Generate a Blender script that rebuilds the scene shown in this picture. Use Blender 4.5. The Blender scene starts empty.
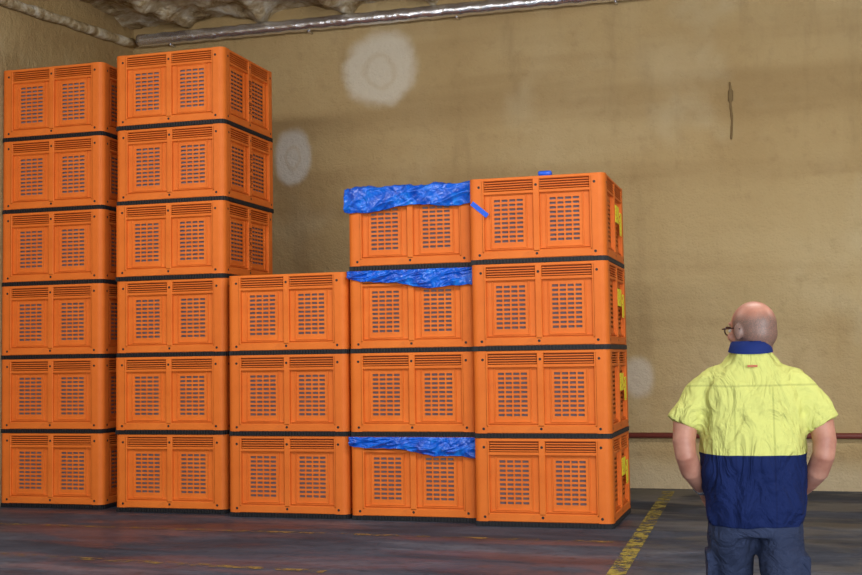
import bpy, bmesh, math, random
from mathutils import Vector, Matrix, noise
random.seed(7)
scene=bpy.context.scene
scene.view_settings.view_transform='Standard'
scene.view_settings.look='None'
COL=scene.collection

# ------------------------------------------------------------------ helpers
def srgb(r,g,b):
    f=lambda c:(c/255/12.92) if c/255<=.04045 else ((c/255+.055)/1.055)**2.4
    return (f(r),f(g),f(b),1)
def mat(name,col,rough=.5,metal=0,spec=.5):
    m=bpy.data.materials.new(name);m.use_nodes=True
    b=m.node_tree.nodes['Principled BSDF']
    b.inputs['Base Color'].default_value=col
    b.inputs['Roughness'].default_value=rough
    b.inputs['Metallic'].default_value=metal
    b.inputs['Specular IOR Level'].default_value=spec
    return m
class NT:
    def __init__(s,m): s.m=m;s.t=m.node_tree;s.b=s.t.nodes['Principled BSDF']
    def n(s,typ,**kw):
        nd=s.t.nodes.new(typ)
        for k,v in kw.items():
            if k.startswith('i_'):
                nd.inputs[k[2:].replace('_',' ')].default_value=v
            else: setattr(nd,k,v)
        return nd
    def l(s,a,b): s.t.links.new(a,b)
    def coord(s): return s.n('ShaderNodeTexCoord').outputs['Object']
    def noise(s,scale,detail=4,rough=.55,vec=None,dist=0):
        nd=s.n('ShaderNodeTexNoise');nd.inputs['Scale'].default_value=scale
        nd.inputs['Detail'].default_value=detail;nd.inputs['Roughness'].default_value=rough
        nd.inputs['Distortion'].default_value=dist
        s.l(vec if vec is not None else s.coord(),nd.inputs['Vector']);return nd.outputs['Fac']
    def ramp(s,fac,stops):
        r=s.n('ShaderNodeValToRGB');e=r.color_ramp.elements
        while len(e)<len(stops): e.new(.5)
        for i,(p,c) in enumerate(stops):
            e[i].position=p;e[i].color=c if len(c)==4 else (*c,1)
        s.l(fac,r.inputs[0]);return r.outputs[0]
    def mix(s,f,a,b,blend='MIX'):
        m=s.n('ShaderNodeMix');m.data_type='RGBA';m.blend_type=blend
        for v,i in ((f,0),(a,6),(b,7)):
            if hasattr(v,'links') : s.l(v,m.inputs[i])
            else: m.inputs[i].default_value=v
        return m.outputs[2]
    def math(s,op,a,b=0.0,clamp=False):
        m=s.n('ShaderNodeMath');m.operation=op;m.use_clamp=clamp
        for v,i in ((a,0),(b,1)):
            if hasattr(v,'links'): s.l(v,m.inputs[i])
            else: m.inputs[i].default_value=v
        return m.outputs[0]
    def mapr(s,v,a,b,c=0,d=1,smooth=True):
        m=s.n('ShaderNodeMapRange');m.interpolation_type='SMOOTHSTEP' if smooth else 'LINEAR'
        s.l(v,m.inputs[0])
        for i,x in zip((1,2,3,4),(a,b,c,d)): m.inputs[i].default_value=x
        return m.outputs[0]
    def bump(s,h,strength=.3,dist=.02):
        b=s.n('ShaderNodeBump');b.inputs['Strength'].default_value=strength;b.inputs['Distance'].default_value=dist
        s.l(h,b.inputs['Height']);s.l(b.outputs[0],s.b.inputs['Normal']);return b
def obj_from_bm(name,bm,mats,smooth=False,parent=None,loc=None):
    me=bpy.data.meshes.new(name);bm.to_mesh(me);bm.free()
    for m in mats: me.materials.append(m)
    if smooth:
        for p in me.polygons: p.use_smooth=True
    o=bpy.data.objects.new(name,me);COL.objects.link(o)
    if parent: o.parent=parent
    if loc: o.location=loc
    return o
def box(bm,x0,x1,y0,y1,z0,z1,mi=0,bev=0):
    r=bmesh.ops.create_cube(bm,size=1)
    for v in r['verts']:
        v.co=Vector((x0+(v.co.x+.5)*(x1-x0),y0+(v.co.y+.5)*(y1-y0),z0+(v.co.z+.5)*(z1-z0)))
    fs=set(f for v in r['verts'] for f in v.link_faces)
    for f in fs: f.material_index=mi
    if bev:
        es=set(e for f in fs for e in f.edges)
        q=bmesh.ops.bevel(bm,geom=list(es),offset=bev,segments=1,affect='EDGES')
        for f in q['faces']: f.material_index=mi
def quad(bm,pts,mi=0):
    f=bm.faces.new([bm.verts.new(p) for p in pts]);f.material_index=mi;return f
def tube(bm,pts,seg=12,mi=0,cap=True,power=2.0):
    rings=[];n=len(pts)
    ref=Vector((0,1,0))
    for i,(c,rx,ry) in enumerate(pts):
        c=Vector(c)
        a=Vector(pts[max(i-1,0)][0]);b=Vector(pts[min(i+1,n-1)][0])
        d=(b-a).normalized()
        rr=ref if abs(d.dot(ref))<.95 else Vector((1,0,0))
        u=rr.cross(d).normalized();w=d.cross(u).normalized()
        ring=[]
        for k in range(seg):
            t=2*math.pi*k/seg;cx,sx=math.cos(t),math.sin(t)
            e=2/power
            px=math.copysign(abs(cx)**e,cx);py=math.copysign(abs(sx)**e,sx)
            ring.append(bm.verts.new(c+u*px*rx+w*py*ry))
        rings.append(ring)
    for i in range(n-1):
        for k in range(seg):
            f=bm.faces.new((rings[i][k],rings[i][(k+1)%seg],rings[i+1][(k+1)%seg],rings[i+1][k]));f.material_index=mi
    if cap:
        f=bm.faces.new(rings[0][::-1]);f.material_index=mi
        f=bm.faces.new(rings[-1]);f.material_index=mi
def ell(bm,c,r,seg=20,rot=None):
    q=bmesh.ops.create_uvsphere(bm,u_segments=seg,v_segments=seg//2+2,radius=1)
    for v in q['verts']:
        p=Vector((v.co.x*r[0],v.co.y*r[1],v.co.z*r[2]))
        if rot: p=rot@p
        v.co=p+Vector(c)

# ------------------------------------------------------------------ camera
yaw,pit,roll=.2847,.0591,-.0151
CH=1.49
fw=Vector((-math.sin(yaw)*math.cos(pit),math.cos(yaw)*math.cos(pit),math.sin(pit)))
r=Vector((math.cos(yaw),math.sin(yaw),0));u=r.cross(fw)
c_,s_=math.cos(roll),math.sin(roll)
r2=r*c_+u*s_;u2=u*c_-r*s_
cam=bpy.data.cameras.new('camera');cam.sensor_width=36;cam.lens=1217/862*36
co=bpy.data.objects.new('camera',cam);COL.objects.link(co)
M=Matrix((r2,u2,-fw)).transposed().to_4x4();M.translation=(0,0,CH);co.matrix_world=M
scene.camera=co

# ------------------------------------------------------------------ materials
m_or=mat('orange_plastic',srgb(236,122,34),.58,spec=.28)
n=NT(m_or)
oi=n.n('ShaderNodeObjectInfo')
f=n.noise(3.5,5)
c=n.ramp(f,[(.3,srgb(218,108,34)),(.7,srgb(232,124,46))])
c=n.mix(n.math('MULTIPLY',oi.outputs['Random'],.4),c,srgb(210,104,40))
f2=n.noise(40,3)
c=n.mix(n.mapr(f2,.6,.8,0,.25),c,srgb(160,96,60))
f3=n.noise(6,8,.75,dist=.6)
c=n.mix(n.mapr(f3,.56,.72,0,.22),c,srgb(150,92,60))
n.l(c,n.b.inputs['Base Color'])
m_blk=mat('black_plastic',srgb(18,18,24),.6)
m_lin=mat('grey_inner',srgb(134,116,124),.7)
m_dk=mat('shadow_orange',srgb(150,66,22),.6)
m_blue=mat('blue_plastic_film',srgb(10,92,214),.25,spec=.6)
n=NT(m_blue);f=n.noise(9,3,.5,dist=.8);c=n.ramp(f,[(.3,srgb(2,64,176)),(.55,srgb(6,98,220)),(.8,srgb(30,134,242))])
n.l(c,n.b.inputs['Base Color']);n.bump(n.noise(12,2,.5,dist=1.5),.7,.03)
m_tape=mat('blue_tape',srgb(10,90,220),.4)
m_yel=mat('yellow_label',srgb(246,236,40),.5)
n=NT(m_yel);f=n.noise(30,1);c=n.ramp(f,[(.60,srgb(250,240,40)),(.64,srgb(210,120,30))]);n.l(c,n.b.inputs['Base Color'])
m_print=mat('dark_print',srgb(90,36,16),.6)
# wall
m_wall=mat('foam_wall',srgb(165,140,100),.85,spec=.2)
n=NT(m_wall);co_=n.coord()
f=n.noise(.35,4,.55)
c=n.ramp(f,[(.3,srgb(176,148,102)),(.5,srgb(190,164,118)),(.7,srgb(200,178,136))])
mp=n.n('ShaderNodeMapping');mp.inputs['Scale'].default_value=(.15,1,1.6);n.l(co_,mp.inputs['Vector'])
f2=n.noise(1.2,3,.5,mp.outputs[0]);c=n.mix(n.mapr(f2,.45,.7,0,.5),c,srgb(158,130,88))
mp2=n.n('ShaderNodeMapping');mp2.inputs['Scale'].default_value=(1.6,1,.25);n.l(co_,mp2.inputs['Vector'])
f2=n.noise(1.8,5,.6,mp2.outputs[0]);c=n.mix(n.mapr(f2,.52,.75,0,.35),c,srgb(146,122,86))
f3=n.noise(.9,3,.5);c=n.mix(n.mapr(f3,.56,.8,0,.4),c,srgb(208,196,164))
f4=n.noise(5,6,.7);c=n.mix(n.mapr(f4,.5,.75,0,.3),c,srgb(150,124,86))
sep=n.n('ShaderNodeSeparateXYZ');n.l(co_,sep.inputs[0])
wn=n.noise(2.5,3)
def patch(c,x,z,rx,rz,amt,col,ring=False,soft=.3):
    dx=n.math('DIVIDE',n.math('SUBTRACT',sep.outputs[0],x),rx)
    dz=n.math('DIVIDE',n.math('SUBTRACT',sep.outputs[2],z),rz)
    d=n.math('SQRT',n.math('ADD',n.math('MULTIPLY',dx,dx),n.math('MULTIPLY',dz,dz)))
    d=n.math('ADD',d,n.math('MULTIPLY',n.math('SUBTRACT',wn,.5),.5))
    k=n.mapr(d,1.05,1.05-soft,0,amt)
    if ring:
        k2=n.mapr(n.math('ABSOLUTE',n.math('SUBTRACT',d,.35)),.0,.12,.75,1)
        k=n.math('MULTIPLY',k,k2)
    return n.mix(k,c,col)
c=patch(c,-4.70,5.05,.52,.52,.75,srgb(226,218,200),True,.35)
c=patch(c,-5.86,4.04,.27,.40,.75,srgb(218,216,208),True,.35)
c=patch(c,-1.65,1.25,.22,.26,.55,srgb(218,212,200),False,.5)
c=patch(c,-1.2,4.85,.7,.4,.22,srgb(214,200,166),False,.9)
c=patch(c,-.2,2.6,2.4,1.4,.25,srgb(206,186,140),False,.95)
c=n.mix(n.mapr(sep.outputs[2],.45,.1,0,.35),c,srgb(200,192,172))
n.l(c,n.b.inputs['Base Color'])
fb=n.noise(9,6,.65);fc=n.noise(45,4)
n.bump(n.math('ADD',fb,n.math('MULTIPLY',fc,.4)),.55,.06)
m_foam=mat('spray_foam',srgb(170,150,115),.9,spec=.2)
n=NT(m_foam);f=n.noise(2.6,7,.65,dist=1.2)
c=n.ramp(f,[(.32,srgb(118,94,64)),(.43,srgb(180,156,116)),(.54,srgb(210,194,162)),(.68,srgb(236,230,216))])
n.l(c,n.b.inputs['Base Color']);n.bump(n.noise(7,6,.65),.8,.10)
m_floor=mat('concrete_floor',srgb(62,60,70),.4)
n=NT(m_floor)
mp=n.n('ShaderNodeMapping');mp.inputs['Scale'].default_value=(.45,1.3,1);n.l(n.coord(),mp.inputs['Vector'])
f=n.noise(1.1,8,.66,mp.outputs[0],.6)
c=n.ramp(f,[(.30,srgb(36,42,54)),(.45,srgb(54,61,76)),(.58,srgb(72,79,95)),(.72,srgb(104,110,124))])
f2=n.noise(1.7,6,.6,mp.outputs[0],1.0);c=n.mix(n.mapr(f2,.58,.68,0,.35),c,srgb(70,58,58))
f3=n.noise(9,8,.75);c=n.mix(n.mapr(f3,.50,.66,0,.65),c,srgb(28,32,42))
f4=n.noise(18,6,.7);c=n.mix(n.mapr(f4,.60,.70,0,.45),c,srgb(118,122,130))
n.l(c,n.b.inputs['Base Color'])
rr=n.mapr(n.noise(1.0,6,.62,mp.outputs[0],.5),.42,.60,.38,.85);n.l(rr,n.b.inputs['Roughness'])
n.b.inputs['Specular IOR Level'].default_value=.28
n.bump(n.noise(16,6,.6),.35,.012)
def paint(name,lo,hi,col):
    m=mat(name,col,.6);n=NT(m)
    f=n.noise(7,7,.75)
    k=n.mapr(f,lo,hi,1,0)
    tr=n.n('ShaderNodeBsdfTransparent');mx=n.n('ShaderNodeMixShader')
    n.l(k,mx.inputs[0]);n.l(n.b.outputs[0],mx.inputs[1]);n.l(tr.outputs[0],mx.inputs[2])
    n.l(mx.outputs[0],n.t.nodes['Material Output'].inputs[0]);return m
m_line=paint('worn_yellow_paint',.43,.57,srgb(160,146,68))
m_line2=paint('faded_yellow_paint',.47,.61,srgb(142,118,62))
m_duct=mat('foil_duct',srgb(232,232,238),.25,.9);n=NT(m_duct);n.bump(n.noise(12,4),.5,.03)
m_pipe=mat('red_brown_pipe',srgb(120,58,50),.5)

# ------------------------------------------------------------------ room
XL,XR,YB,YF,ZC=-8.09,8.5,13.98,-3.0,5.66
def plane_obj(name,pts,m):
    bm=bmesh.new();quad(bm,pts);return obj_from_bm(name,bm,[m])
plane_obj('floor',[(XL,YF,0),(XR,YF,0),(XR,YB,0),(XL,YB,0)],m_floor)
plane_obj('wall_back',[(XL,YB,0),(XR,YB,0),(XR,YB,ZC+.5),(XL,YB,ZC+.5)],m_wall)
plane_obj('wall_left',[(XL,YF,0),(XL,YB,0),(XL,YB,ZC+.5),(XL,YF,ZC+.5)],m_wall)
plane_obj('wall_right',[(XR,YB,0),(XR,YF,0),(XR,YF,ZC+.5),(XR,YB,ZC+.5)],m_wall)
bm=bmesh.new()
def foamgrid(x0,x1,y0,y1,nx,ny):
    vs=[[None]*(ny+1) for _ in range(nx+1)]
    bx=(-7.2,-6.1,-5.0,-3.9,-2.4,-.9,.6,2.1,3.6,5.1,6.6)
    for i in range(nx+1):
        for j in range(ny+1):
            x=x0+(x1-x0)*i/nx;y=y0+(y1-y0)*j/ny
            h=noise.noise(Vector((x*1.3,y*1.3,0)))*.08+noise.noise(Vector((x*3.5,y*3.5,3)))*.06+abs(noise.noise(Vector((x*8,y*8,5))))*.05
            xx=x+.12*noise.noise(Vector((x*.8,y*1.6,9)))
            d=min(abs(xx-b+.012*(y-4)) for b in bx)
            h-=.13*math.exp(-(d/.10)**2)*(1+.6*noise.noise(Vector((x*2,y*2,7))))
            # cove down onto the back wall
            h=max(h,-.12) if y>YB-.35 else h
            vs[i][j]=bm.verts.new((x,y,ZC+.22+h))
    for i in range(nx):
        for j in range(ny):
            bm.faces.new((vs[i][j],vs[i][j+1],vs[i+1][j+1],vs[i+1][j]))
foamgrid(XL,XR,YF,YB,420,340)
obj_from_bm('ceiling',bm,[m_foam],True)
def lumpy(name,path,r0,amp,m,seg=14,sub=60):
    bm=bmesh.new();pts=[]
    a,b=Vector(path[0]),Vector(path[1])
    for i in range(sub+1):
        t=i/sub;p=a.lerp(b,t)
        k=r0*(1+amp*noise.noise(p*2.3)+amp*.5*noise.noise(p*7))
        pts.append((p,k,k))
    tube(bm,pts,seg)
    for v in bm.verts: v.co+=Vector((noise.noise(v.co*6),noise.noise(v.co*6+Vector((9,0,0))),noise.noise(v.co*6+Vector((0,9,0)))))*r0*.35
    return obj_from_bm(name,bm,[m],True)
lumpy('trim_left',((XL+.04,4,ZC-.75),(XL+.04,YB-.1,ZC-.02)),.055,.4,m_foam)
bm=bmesh.new();pts=[]
for i in range(272):
    x=XL+.15+i*.06
    k=.080+.005*(i%6==0)+.003*noise.noise(Vector((x*3,0,0)))
    pts.append(((x,YB-.12,ZC+.004*math.sin(i*1.3)),k,k))
tube(bm,pts,16)
for i in range(9):
    x=XL+.6+i*1.9;box(bm,x-.015,x+.015,YB-.13,YB-.002,ZC-.095,ZC-.075)
obj_from_bm('silver_duct',bm,[m_duct],True)
bm=bmesh.new();tube(bm,[((-5,YB-.07,.6),.032,.032),((XR-.05,YB-.07,.6),.032,.032)],12)
for x in range(-4,9,2): box(bm,x-.02,x+.02,YB-.11,YB-.0,.55,.65)
obj_from_bm('wall_pipe',bm,[m_pipe],True)
m_drip=mat('old_foam_drip',srgb(128,106,70),.9)
bm=bmesh.new();pts=[]
for i in range(26):
    t=i/25;z=4.56-t*.65
    rr_=.010+.012*abs(noise.noise(Vector((0,0,z*9))))+.018*(1 if .15<t<.35 else 0)
    pts.append(((-.54+.02*noise.noise(Vector((z*4,0,0))),YB-.010,z),rr_,.012))
tube(bm,pts,8);obj_from_bm('wall_foam_drip',bm,[m_drip],True)
bm=bmesh.new();quad(bm,[(-1.11,3,.003),(-.98,3,.003),(-1.25,YB-.3,.003),(-1.38,YB-.3,.003)])
obj_from_bm('floor_line',bm,[m_line])
bm=bmesh.new();quad(bm,[(-7.9,9.96,.0035),(-1.4,9.86,.0035),(-1.4,9.94,.0035),(-7.9,10.05,.0035)])
obj_from_bm('floor_line',bm,[m_line2])
bm=bmesh.new();quad(bm,[(-7.9,8.5,.0035),(-3.2,8.1,.0035),(-3.2,8.2,.0035),(-7.9,8.6,.0035)])
obj_from_bm('floor_line',bm,[m_line2])

# ------------------------------------------------------------------ crate mesh
W,H=1.238,.779
def crate_mesh():
    bm=bmesh.new()
    HT=H-.001
    for side in range(4):
        sb=bmesh.new()
        zb=.044
        R=.062;arc=[(R-R*math.cos(a),R-R*math.sin(a)) for a in [math.pi/2*k/6 for k in range(7)]]
        poly=[(0,.125)]+arc+[(.125,0),(.125,.035),(.07,.07),(.035,.125)]
        lo=[sb.verts.new((x,y,zb)) for x,y in poly];hi=[sb.verts.new((x,y,HT)) for x,y in poly]
        for i in range(len(poly)):
            j=(i+1)%len(poly);sb.faces.new((lo[i],lo[j],hi[j],hi[i]))
        sb.faces.new(hi);sb.faces.new(lo[::-1])
        B=.006
        box(sb,.12,W-.12,0,.04,.750,HT,0,B)
        box(sb,.12,W-.12,.004,.035,.628,.655,0,.004)
        box(sb,.12,W-.12,0,.035,zb,.118,0,B)
        box(sb,W/2-.030,W/2+.030,.0,.035,.10,.76,0,B)
        for xx in (.118,W-.140):
            box(sb,xx,xx+.022,.0,.035,.10,.76,0,.004)
        for px0,px1 in ((.14,W/2-.03),(W/2+.03,W-.14)):
            for k in range(4):
                z=.662+k*.022
                box(sb,px0+.004,px1-.004,.004,.046,z,z+.0105,0,.002)
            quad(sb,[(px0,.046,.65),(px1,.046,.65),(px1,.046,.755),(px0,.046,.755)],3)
            pc=(px0+px1)/2-.004
            aw=.280;a0=pc-aw/2;a1=pc+aw/2
            d=.030
            z0,z1=.11,.635;s0,s1=.185,.592
            q=lambda xa,xb,za,zc:quad(sb,[(xa,d,za),(xb,d,za),(xb,d,zc),(xa,d,zc)],0)
            q(px0,a0,z0,z1);q(a1,px1,z0,z1);q(a0,a1,z0,s0-.02);q(a0,a1,s1+.02,z1)
            nc,nr=4,10;pc_=aw/nc;pr=(s1-s0)/nr
            for ci in range(nc):
                xa=a0+ci*pc_;hx0=xa+.008;hx1=xa+pc_-.008
                q(xa,hx0,s0-.02,s1+.02);q(hx1,xa+pc_,s0-.02,s1+.02)
                prev=s0-.02
                for ri in range(nr):
                    h0=s0+ri*pr+.010;h1=h0+.021
                    q(hx0,hx1,prev,h0);prev=h1
                    quad(sb,[(hx0,d,h0),(hx1,d,h0),(hx1,d+.008,h0),(hx0,d+.008,h0)],0)
                    quad(sb,[(hx0,d,h1),(hx1,d,h1),(hx1,d+.008,h1),(hx0,d+.008,h1)],0)
                q(hx0,hx1,prev,s1+.02)
            for (xa,xb,za,zc) in ((a0-.030,a0-.020,s0-.035,s1+.035),(a1+.020,a1+.030,s0-.035,s1+.035),(a0-.030,a1+.030,s0-.045,s0-.035),(a0-.030,a1+.030,s1+.028,s1+.038)):
                box(sb,xa,xb,.020,.031,za,zc,0,.002)
            box(sb,px0,px1,.012,.031,.128,.136,0,.002)
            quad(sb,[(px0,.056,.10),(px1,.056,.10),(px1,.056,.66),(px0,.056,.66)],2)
        for x in (.095,W/2,W-.095):
            for z in (.70,.084):
                ring=[sb.verts.new((x+.0125*math.cos(t),-.0012,z+.0125*math.sin(t))) for t in [2*math.pi*k/10 for k in range(10)]]
                f=sb.faces.new(ring);f.material_index=1
        box(sb,.02,W-.02,.006,.07,0,.044,1)
        for k in range(38):
            x=.045+k*(W-.09)/38
            box(sb,x,x+.017,-.004,.008,.004,.042,1)
        M=Matrix.Translation((W/2,W/2,0))@Matrix.Rotation(side*math.pi/2,4,'Z')@Matrix.Translation((-W/2,-W/2,0))
        bmesh.ops.transform(sb,matrix=M,verts=sb.verts)
        tmp=bpy.data.meshes.new('t');sb.to_mesh(tmp);sb.free();bm.from_mesh(tmp);bpy.data.meshes.remove(tmp)
    box(bm,.05,W-.05,.05,W-.05,.03,.07,0)
    me=bpy.data.meshes.new('plastic_bin');bm.to_mesh(me);bm.free()
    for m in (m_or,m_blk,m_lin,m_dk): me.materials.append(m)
    return me
CM=crate_mesh()
cols=[(-8.072,11.177,6),(-6.605,11.032,6),(-5.262,10.863,3),(-3.988,10.83,4),(-2.738,10.64,4)]
bins={}
for ci,(x,y,nn) in enumerate(cols):
    for k in range(nn):
        o=bpy.data.objects.new('plastic_bin',CM);COL.objects.link(o)
        dx,dy=(random.uniform(-.006,.006),random.uniform(-.01,.01)) if k else (0,0)
        if ci in(0,3): dx=0
        o.location=(x+dx,y+dy,k*H);bins[(ci,k)]=o

for k in range(4):
    b=bins[(4,k)]
    bm=bmesh.new()
    box(bm,W+.001,W+.004,.62,.86,.40,.56,0)
    box(bm,W+.001,W+.004,.92,1.04,.30,.52,0)
    obj_from_bm('yellow_sticker',bm,[m_yel],parent=b)
for k in (3,4,5):
    cu=bpy.data.curves.new('printed_lettering','FONT');cu.body='BULK BIN';cu.size=.085;cu.extrude=.0008
    cu.materials.append(m_print);cu.align_x='CENTER';cu.align_y='CENTER'
    t=bpy.data.objects.new('printed_lettering',cu);COL.objects.link(t);t.parent=bins[(1,k)]
    t.matrix_local=Matrix.Translation((W+.002,W/2,.38))@Matrix.Rotation(math.pi/2,4,'Z')@Matrix.Rotation(math.pi/2,4,'X')@Matrix.Rotation(-math.pi/2,4,'Z')
b=bins[(4,3)]
bm=bmesh.new();box(bm,-.095,.095,-.004,-.001,-.022,.022)
t=obj_from_bm('blue_tape',bm,[m_tape],parent=b,loc=(.10,0,.50));t.rotation_euler=(0,math.radians(40),0)
bm=bmesh.new();box(bm,-.06,.06,-.03,.03,0,.045,0,.01)
obj_from_bm('blue_tape_fold',bm,[m_tape],True,parent=b,loc=(.70,.04,H-.002))

# ------------------------------------------------------------------ blue liners
def liner(b,depthf,top,seed,x0=-.035,x1=W-.01,over=True):
    bm=bmesh.new();nx,nz=200,50;grid=[]
    for i in range(nx+1):
        t=i/nx;x=x0+(x1-x0)*t;L=depthf(t)+.010*noise.noise(Vector((t*14,seed,0)))
        rowv=[]
        for j in range(nz+1):
            s=j/nz
            p=Vector((x*4+s*1.2,s*1.1+seed*3-x*.8,seed))
            def ridge(q): return (1-min(1,abs(noise.noise(q))*2.2))**2
            wr=ridge(p)*.024+ridge(p*1.9+Vector((5,0,0)))*.012
            if over:
                if s<.25:
                    a=s/.25;y=.16-.14*a;z=top+.0+.03*math.sin(a*math.pi/1.2)+wr*.9
                else:
                    a=(s-.25)/.75;y=-.012-.018*math.sin(a*math.pi)-wr;z=top+.018-a*(L+.018)+wr*.25*(1-a)
            else:
                a=s;y=-.006-.016*math.sin(a*math.pi*.8)-wr;z=top-.004-a*L
            rowv.append(bm.verts.new((x+.010*noise.noise(p*1.7+Vector((3,3,3))),y,z)))
        grid.append(rowv)
    for i in range(nx):
        for j in range(nz):
            bm.faces.new((grid[i][j],grid[i+1][j],grid[i+1][j+1],grid[i][j+1]))
    o=obj_from_bm('blue_plastic_liner',bm,[m_blue],True,parent=b)
    md=o.modifiers.new('thick','SOLIDIFY');md.thickness=.002
liner(bins[(3,3)],lambda t:.20-.04*t+.02*math.sin(t*9),H-.02,1.0,-.02)
liner(bins[(3,2)],lambda t:.07+.10*min(1,t*1.6)+.01*math.sin(t*12),H,2.0,.0,W-.01,False)
liner(bins[(3,0)],lambda t:.08+.12*max(0,t)**1.2+.012*math.sin(t*12),H,5.0,.0,W-.01,False)

# ------------------------------------------------------------------ man
PX,PY=-.152,5.17
man=bpy.data.objects.new('man',None);COL.objects.link(man);man.location=(PX,PY,0);man.rotation_euler=(0,0,math.radians(5))
m_shirt=mat('hi_vis_shirt',srgb(222,230,96),.85,spec=.15)
n=NT(m_shirt);sp=n.n('ShaderNodeSeparateXYZ');n.l(n.coord(),sp.inputs[0])
zz=n.math('ADD',sp.outputs[2],n.math('MULTIPLY',n.noise(5,2),.012))
k=n.mapr(zz,1.0955,1.098,0,1)
def band(v,c0,w): return n.mapr(n.math('ABSOLUTE',n.math('SUBTRACT',v,c0)),w*.5,w,1,0)
seam=band(zz,1.372,.005)
px=n.math('ABSOLUTE',sp.outputs[0])
seam=n.math('MAXIMUM',seam,n.math('MULTIPLY',band(px,.075,.005),n.mapr(zz,1.374,1.36,0,1)))
ycol=n.mix(n.math('MULTIPLY',seam,.3),srgb(208,210,122),srgb(120,125,60))
bcol=n.mix(n.math('MULTIPLY',seam,.4),srgb(22,36,82),srgb(12,22,60))
col=n.mix(k,bcol,ycol)
n.l(col,n.b.inputs['Base Color'])
wm=n.n('ShaderNodeMapping');wm.inputs['Scale'].default_value=(1.3,1.3,.6);n.l(n.coord(),wm.inputs['Vector'])
n.bump(n.noise(7,4,.5,wm.outputs[0],1.4),.9,.06)
def remesh(o,vox,sm=6,smf=.5):
    a=o.modifiers.new('r','REMESH');a.mode='VOXEL';a.voxel_size=vox;a.use_smooth_shade=True
    b=o.modifiers.new('s','SMOOTH');b.iterations=sm;b.factor=smf
bm=bmesh.new()
rings=[(.80,.184,.150,.0),(.84,.192,.160,0),(.90,.202,.172,.01),(1.0,.210,.180,.02),(1.09,.212,.178,.02),(1.2,.210,.165,.01),(1.29,.208,.150,0),(1.35,.200,.137,-.005),(1.39,.180,.122,-.01),(1.425,.150,.105,-.014),(1.455,.118,.095,-.018),(1.490,.092,.087,-.022),(1.518,.078,.080,-.024)]
tube(bm,[((0,cy,z),a,b) for z,a,b,cy in rings],40,power=2.4)
for s in(-1,1):
    tube(bm,[((s*.11,-.005,1.405),.055,.055),((s*.16,-.005,1.375),.066,.068),((s*.205,-.008,1.325),.070,.072),((s*.245,-.012,1.265),.071,.074),((s*.280,-.018,1.205),.073,.076)],24)
sh=obj_from_bm('shirt',bm,[m_shirt],True,parent=man);remesh(sh,.009,6)
tx=bpy.data.textures.new('folds','CLOUDS');tx.noise_scale=.12;tx.noise_depth=2
d=sh.modifiers.new('d','DISPLACE');d.texture=tx;d.strength=.034;d.mid_level=.5;d.texture_coords='LOCAL'
m_navy=mat('navy_fabric',srgb(28,46,108),.8,spec=.2)
bm=bmesh.new()
cr=[]
for z,a,b,y in ((1.503,.090,.094,-.026),(1.520,.085,.088,-.028),(1.541,.078,.081,-.028),(1.545,.074,.077,-.028),(1.505,.072,.074,-.028)):
    cr.append(((0,y,z),a,b))
tube(bm,cr,32,cap=False)
co2=obj_from_bm('collar',bm,[m_navy],True,parent=man)
bm=bmesh.new();box(bm,-.020,.020,-.126,-.120,1.440,1.449,0,.002)
obj_from_bm('shirt_label',bm,[mat('red_label',srgb(190,110,80),.7)],parent=man)
m_tr=mat('work_trousers',srgb(52,62,92),.85,spec=.2)
n=NT(m_tr);c=n.ramp(n.noise(6,4),[(.3,srgb(36,44,68)),(.7,srgb(52,62,90))]);n.l(c,n.b.inputs['Base Color']);n.bump(n.noise(10,4,.55,None,1),.7,.05)
bm=bmesh.new()
tube(bm,[((0,0,.98),.16,.125),((0,0,.90),.176,.14),((0,0,.82),.184,.145),((0,0,.76),.176,.135)],32,power=2.4)
for s,fy in((-1,.16),(1,-.10)):
    tube(bm,[((s*.090,0,.86),.094,.115),((s*.094,.0,.78),.097,.122),((s*.098,fy*.45,.62),.090,.100),((s*.100,fy*.9,.46),.080,.085),((s*.102,fy*.9,.30),.074,.080),((s*.104,fy*.8,.14),.070,.076),((s*.104,fy*.8,.055),.072,.08)],24)
    box(bm,s*.186-.012,s*.186+.012,fy*.3-.07,fy*.3+.07,.52,.68)
    box(bm,s*.188-.014,s*.188+.014,fy*.3-.075,fy*.3+.075,.655,.69)
tr=obj_from_bm('trousers',bm,[m_tr],True,parent=man);remesh(tr,.009,3)
d=tr.modifiers.new('d','DISPLACE');d.texture=tx;d.strength=.02;d.mid_level=.5
m_boot=mat('boot_leather',srgb(70,48,34),.6)
bm=bmesh.new()
for s,fy in((-1,.128),(1,-.08)):
    tube(bm,[((s*.104,fy-.10,.05),.036,.045),((s*.104,fy-.03,.055),.045,.054),((s*.106,fy+.06,.048),.050,.046),((s*.108,fy+.14,.038),.048,.035),((s*.108,fy+.185,.03),.034,.026)],16)
    tube(bm,[((s*.104,fy-.0,.05),.05,.055),((s*.104,fy-.0,.15),.05,.055)],16)
    box(bm,s*.106-.048,s*.106+.048,fy-.13,fy+.20,0,.022,0,.008)
bo=obj_from_bm('boots',bm,[m_boot],True,parent=man)
m_skin=mat('skin',srgb(196,136,112),.5);n=NT(m_skin)
c=n.ramp(n.noise(14,4),[(.3,srgb(166,110,92)),(.7,srgb(194,142,122))]);n.l(c,n.b.inputs['Base Color'])
n.b.inputs['Subsurface Weight'].default_value=.08;n.b.inputs['Subsurface Radius'].default_value=(.02,.008,.005)
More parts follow.
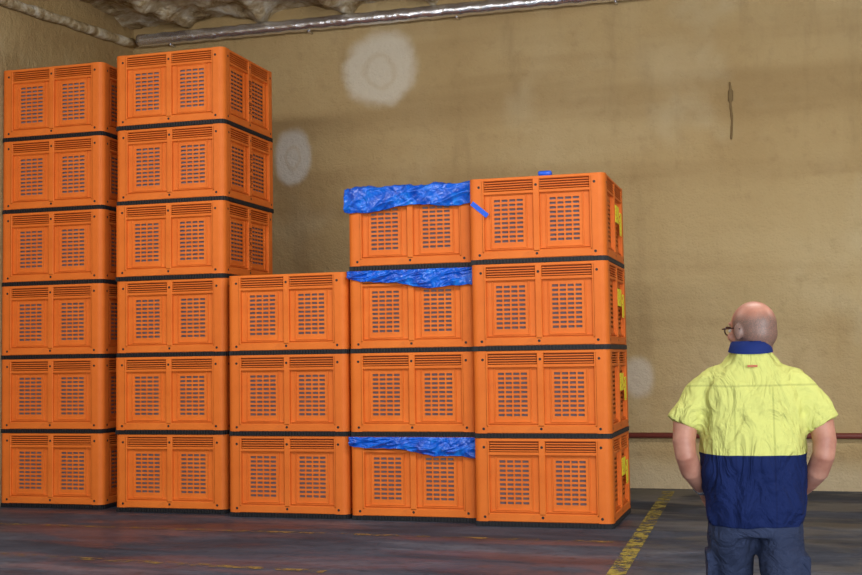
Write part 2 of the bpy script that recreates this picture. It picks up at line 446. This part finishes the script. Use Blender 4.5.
for s,nm in((-1,'arm_left'),(1,'arm_right')):
    bm=bmesh.new()
    tube(bm,[((s*.235,-.005,1.29),.048,.050),((s*.268,-.022,1.21),.051,.053),((s*.276,-.045,1.14),.047,.050),((s*.270,-.050,1.085),.044,.049),((s*.250,-.005,1.02),.045,.048),((s*.222,.060,.970),.038,.041),((s*.200,.125,.93),.030,.033),((s*.190,.160,.905),.027,.034)],20)
    wr=Vector((s*.190,.160,.905));dr=Vector((-s*.55,.35,-.75)).normalized()
    sd=Vector((-s*.65,.45,.38));sd=(sd-dr*sd.dot(dr)).normalized();nn_=dr.cross(sd).normalized()
    def P(a,b_,c2=0): return wr+dr*a+sd*b_+nn_*c2*s
    tube(bm,[(P(-.01,0),.026,.026),(P(.03,0),.036,.018),(P(.07,0),.042,.016),(P(.092,0),.040,.014)],16)
    for kf,(off,L) in enumerate(((.031,.070),(.011,.080),(-.010,.074),(-.030,.058))):
        tube(bm,[(P(.075,off),.010,.010),(P(.092+L*.30,off,.006),.0095,.0095),(P(.092+L*.62,off,.020),.0085,.0085),(P(.092+L*.85,off,.036),.007,.007)],10)
    tube(bm,[(P(.015,.022),.013,.013),(P(.045,.046,.008),.012,.012),(P(.072,.056,.018),.010,.010),(P(.095,.058,.026),.008,.008)],10)
    a=obj_from_bm(nm,bm,[m_skin],True,parent=man);remesh(a,.0045,3)
m_watch=mat('watch_metal',srgb(190,192,200),.25,.9)
bm=bmesh.new()
tube(bm,[((-.212,.093,.950),.038,.041),((-.204,.114,.937),.036,.039)],20)
ell(bm,(-.242,.096,.950),(.008,.017,.017),12)
obj_from_bm('wrist_watch',bm,[m_watch],True,parent=man)
m_head=mat('head_skin',srgb(200,140,118),.45);n=NT(m_head)
c=n.ramp(n.noise(18,4),[(.3,srgb(176,118,98)),(.7,srgb(200,144,124))])
sp=n.n('ShaderNodeSeparateXYZ');n.l(n.coord(),sp.inputs[0])
hz=n.math('ADD',sp.outputs[2],n.math('MULTIPLY',n.noise(25,4),.03))
k=n.math('MULTIPLY',n.mapr(hz,.100,.045,0,1),n.mapr(hz,-.085,-.065,0,1))
k=n.math('MULTIPLY',k,n.mapr(sp.outputs[1],.05,.03,0,1))
k=n.math('MULTIPLY',k,n.mapr(n.noise(260,2),.25,.6,.5,.95))
c=n.mix(k,c,srgb(112,92,84));n.l(c,n.b.inputs['Base Color'])
n.b.inputs['Subsurface Weight'].default_value=.06;n.b.inputs['Subsurface Radius'].default_value=(.02,.008,.005)
bm=bmesh.new()
ell(bm,(0,-.012,.022),(.082,.100,.098),32)
ell(bm,(0,-.035,-.01),(.076,.075,.075),28)
ell(bm,(0,.025,-.055),(.064,.068,.072),28)
ell(bm,(0,.060,-.095),(.036,.034,.030),20)
ell(bm,(0,.080,.035),(.050,.018,.014),16)
ell(bm,(0,.098,-.018),(.013,.018,.028),14);ell(bm,(0,.106,-.034),(.018,.014,.012),12)
ell(bm,(0,.088,-.066),(.026,.010,.010),12)
for s in(-1,1):
    ell(bm,(s*.086,-.005,-.005),(.011,.020,.033),14,Matrix.Rotation(s*-.35,3,'Z'))
    ell(bm,(s*.046,.068,-.02),(.022,.02,.02),12)
tube(bm,[((0,-.026,.0),.058,.058),((0,-.024,-.06),.062,.060),((0,-.022,-.12),.064,.060)],24)
hd=obj_from_bm('head',bm,[m_head],True,parent=man,loc=(.010,-.002,1.588));remesh(hd,.0045,4)
hd.rotation_euler=(math.radians(-3),0,math.radians(43))
bm=bmesh.new()
for s in(-1,1): ell(bm,(s*.032,.084,.006),(.013,.012,.010),14)
obj_from_bm('eyes',bm,[mat('eye',srgb(220,215,205),.2)],True,parent=hd)
bm=bmesh.new();ell(bm,(0,.0975,-.066),(.022,.004,.004),12)
obj_from_bm('mouth',bm,[mat('lips',srgb(150,80,74),.5)],True,parent=hd)
bm=bmesh.new()
for s in(-1,1):
    tube(bm,[((s*.088,-.02,.006),.003,.004),((s*.089,.02,.012),.003,.004),((s*.074,.092,.014),.003,.004)],8)
    pts=[((s*.036+.028*math.cos(t),.102-.012*abs(math.cos(t)),.006+.017*math.sin(t)),.003,.003) for t in [2*math.pi*k/20 for k in range(21)]]
    tube(bm,pts,6)
tube(bm,[((-.01,.104,.012),.0025,.0025),((.01,.104,.012),.0025,.0025)],6)
obj_from_bm('glasses',bm,[mat('glasses_frame',srgb(60,20,20),.3)],True,parent=hd)

# ------------------------------------------------------------------ light
w=bpy.data.worlds.new('world');scene.world=w;w.use_nodes=True
bg=w.node_tree.nodes['Background'];bg.inputs[0].default_value=(.86,.93,1,1);bg.inputs[1].default_value=1.6
def area(name,loc,rot,sx,sy,e,colr=(1,1,1)):
    l=bpy.data.lights.new(name,'AREA');l.shape='RECTANGLE';l.size=sx;l.size_y=sy;l.energy=e;l.color=colr
    o=bpy.data.objects.new(name,l);COL.objects.link(o);o.location=loc;o.rotation_euler=rot
area('roller_door_daylight',(4.5,-2.5,2.6),(math.radians(92),0,math.radians(20)),7,4.5,730,(.94,.97,1))
for x in(-5.5,-.5,4.5):
    area('ceiling_lamp',(x,6.5,5.2),(math.radians(25),0,0),2.4,.5,140,(1,.98,.94))
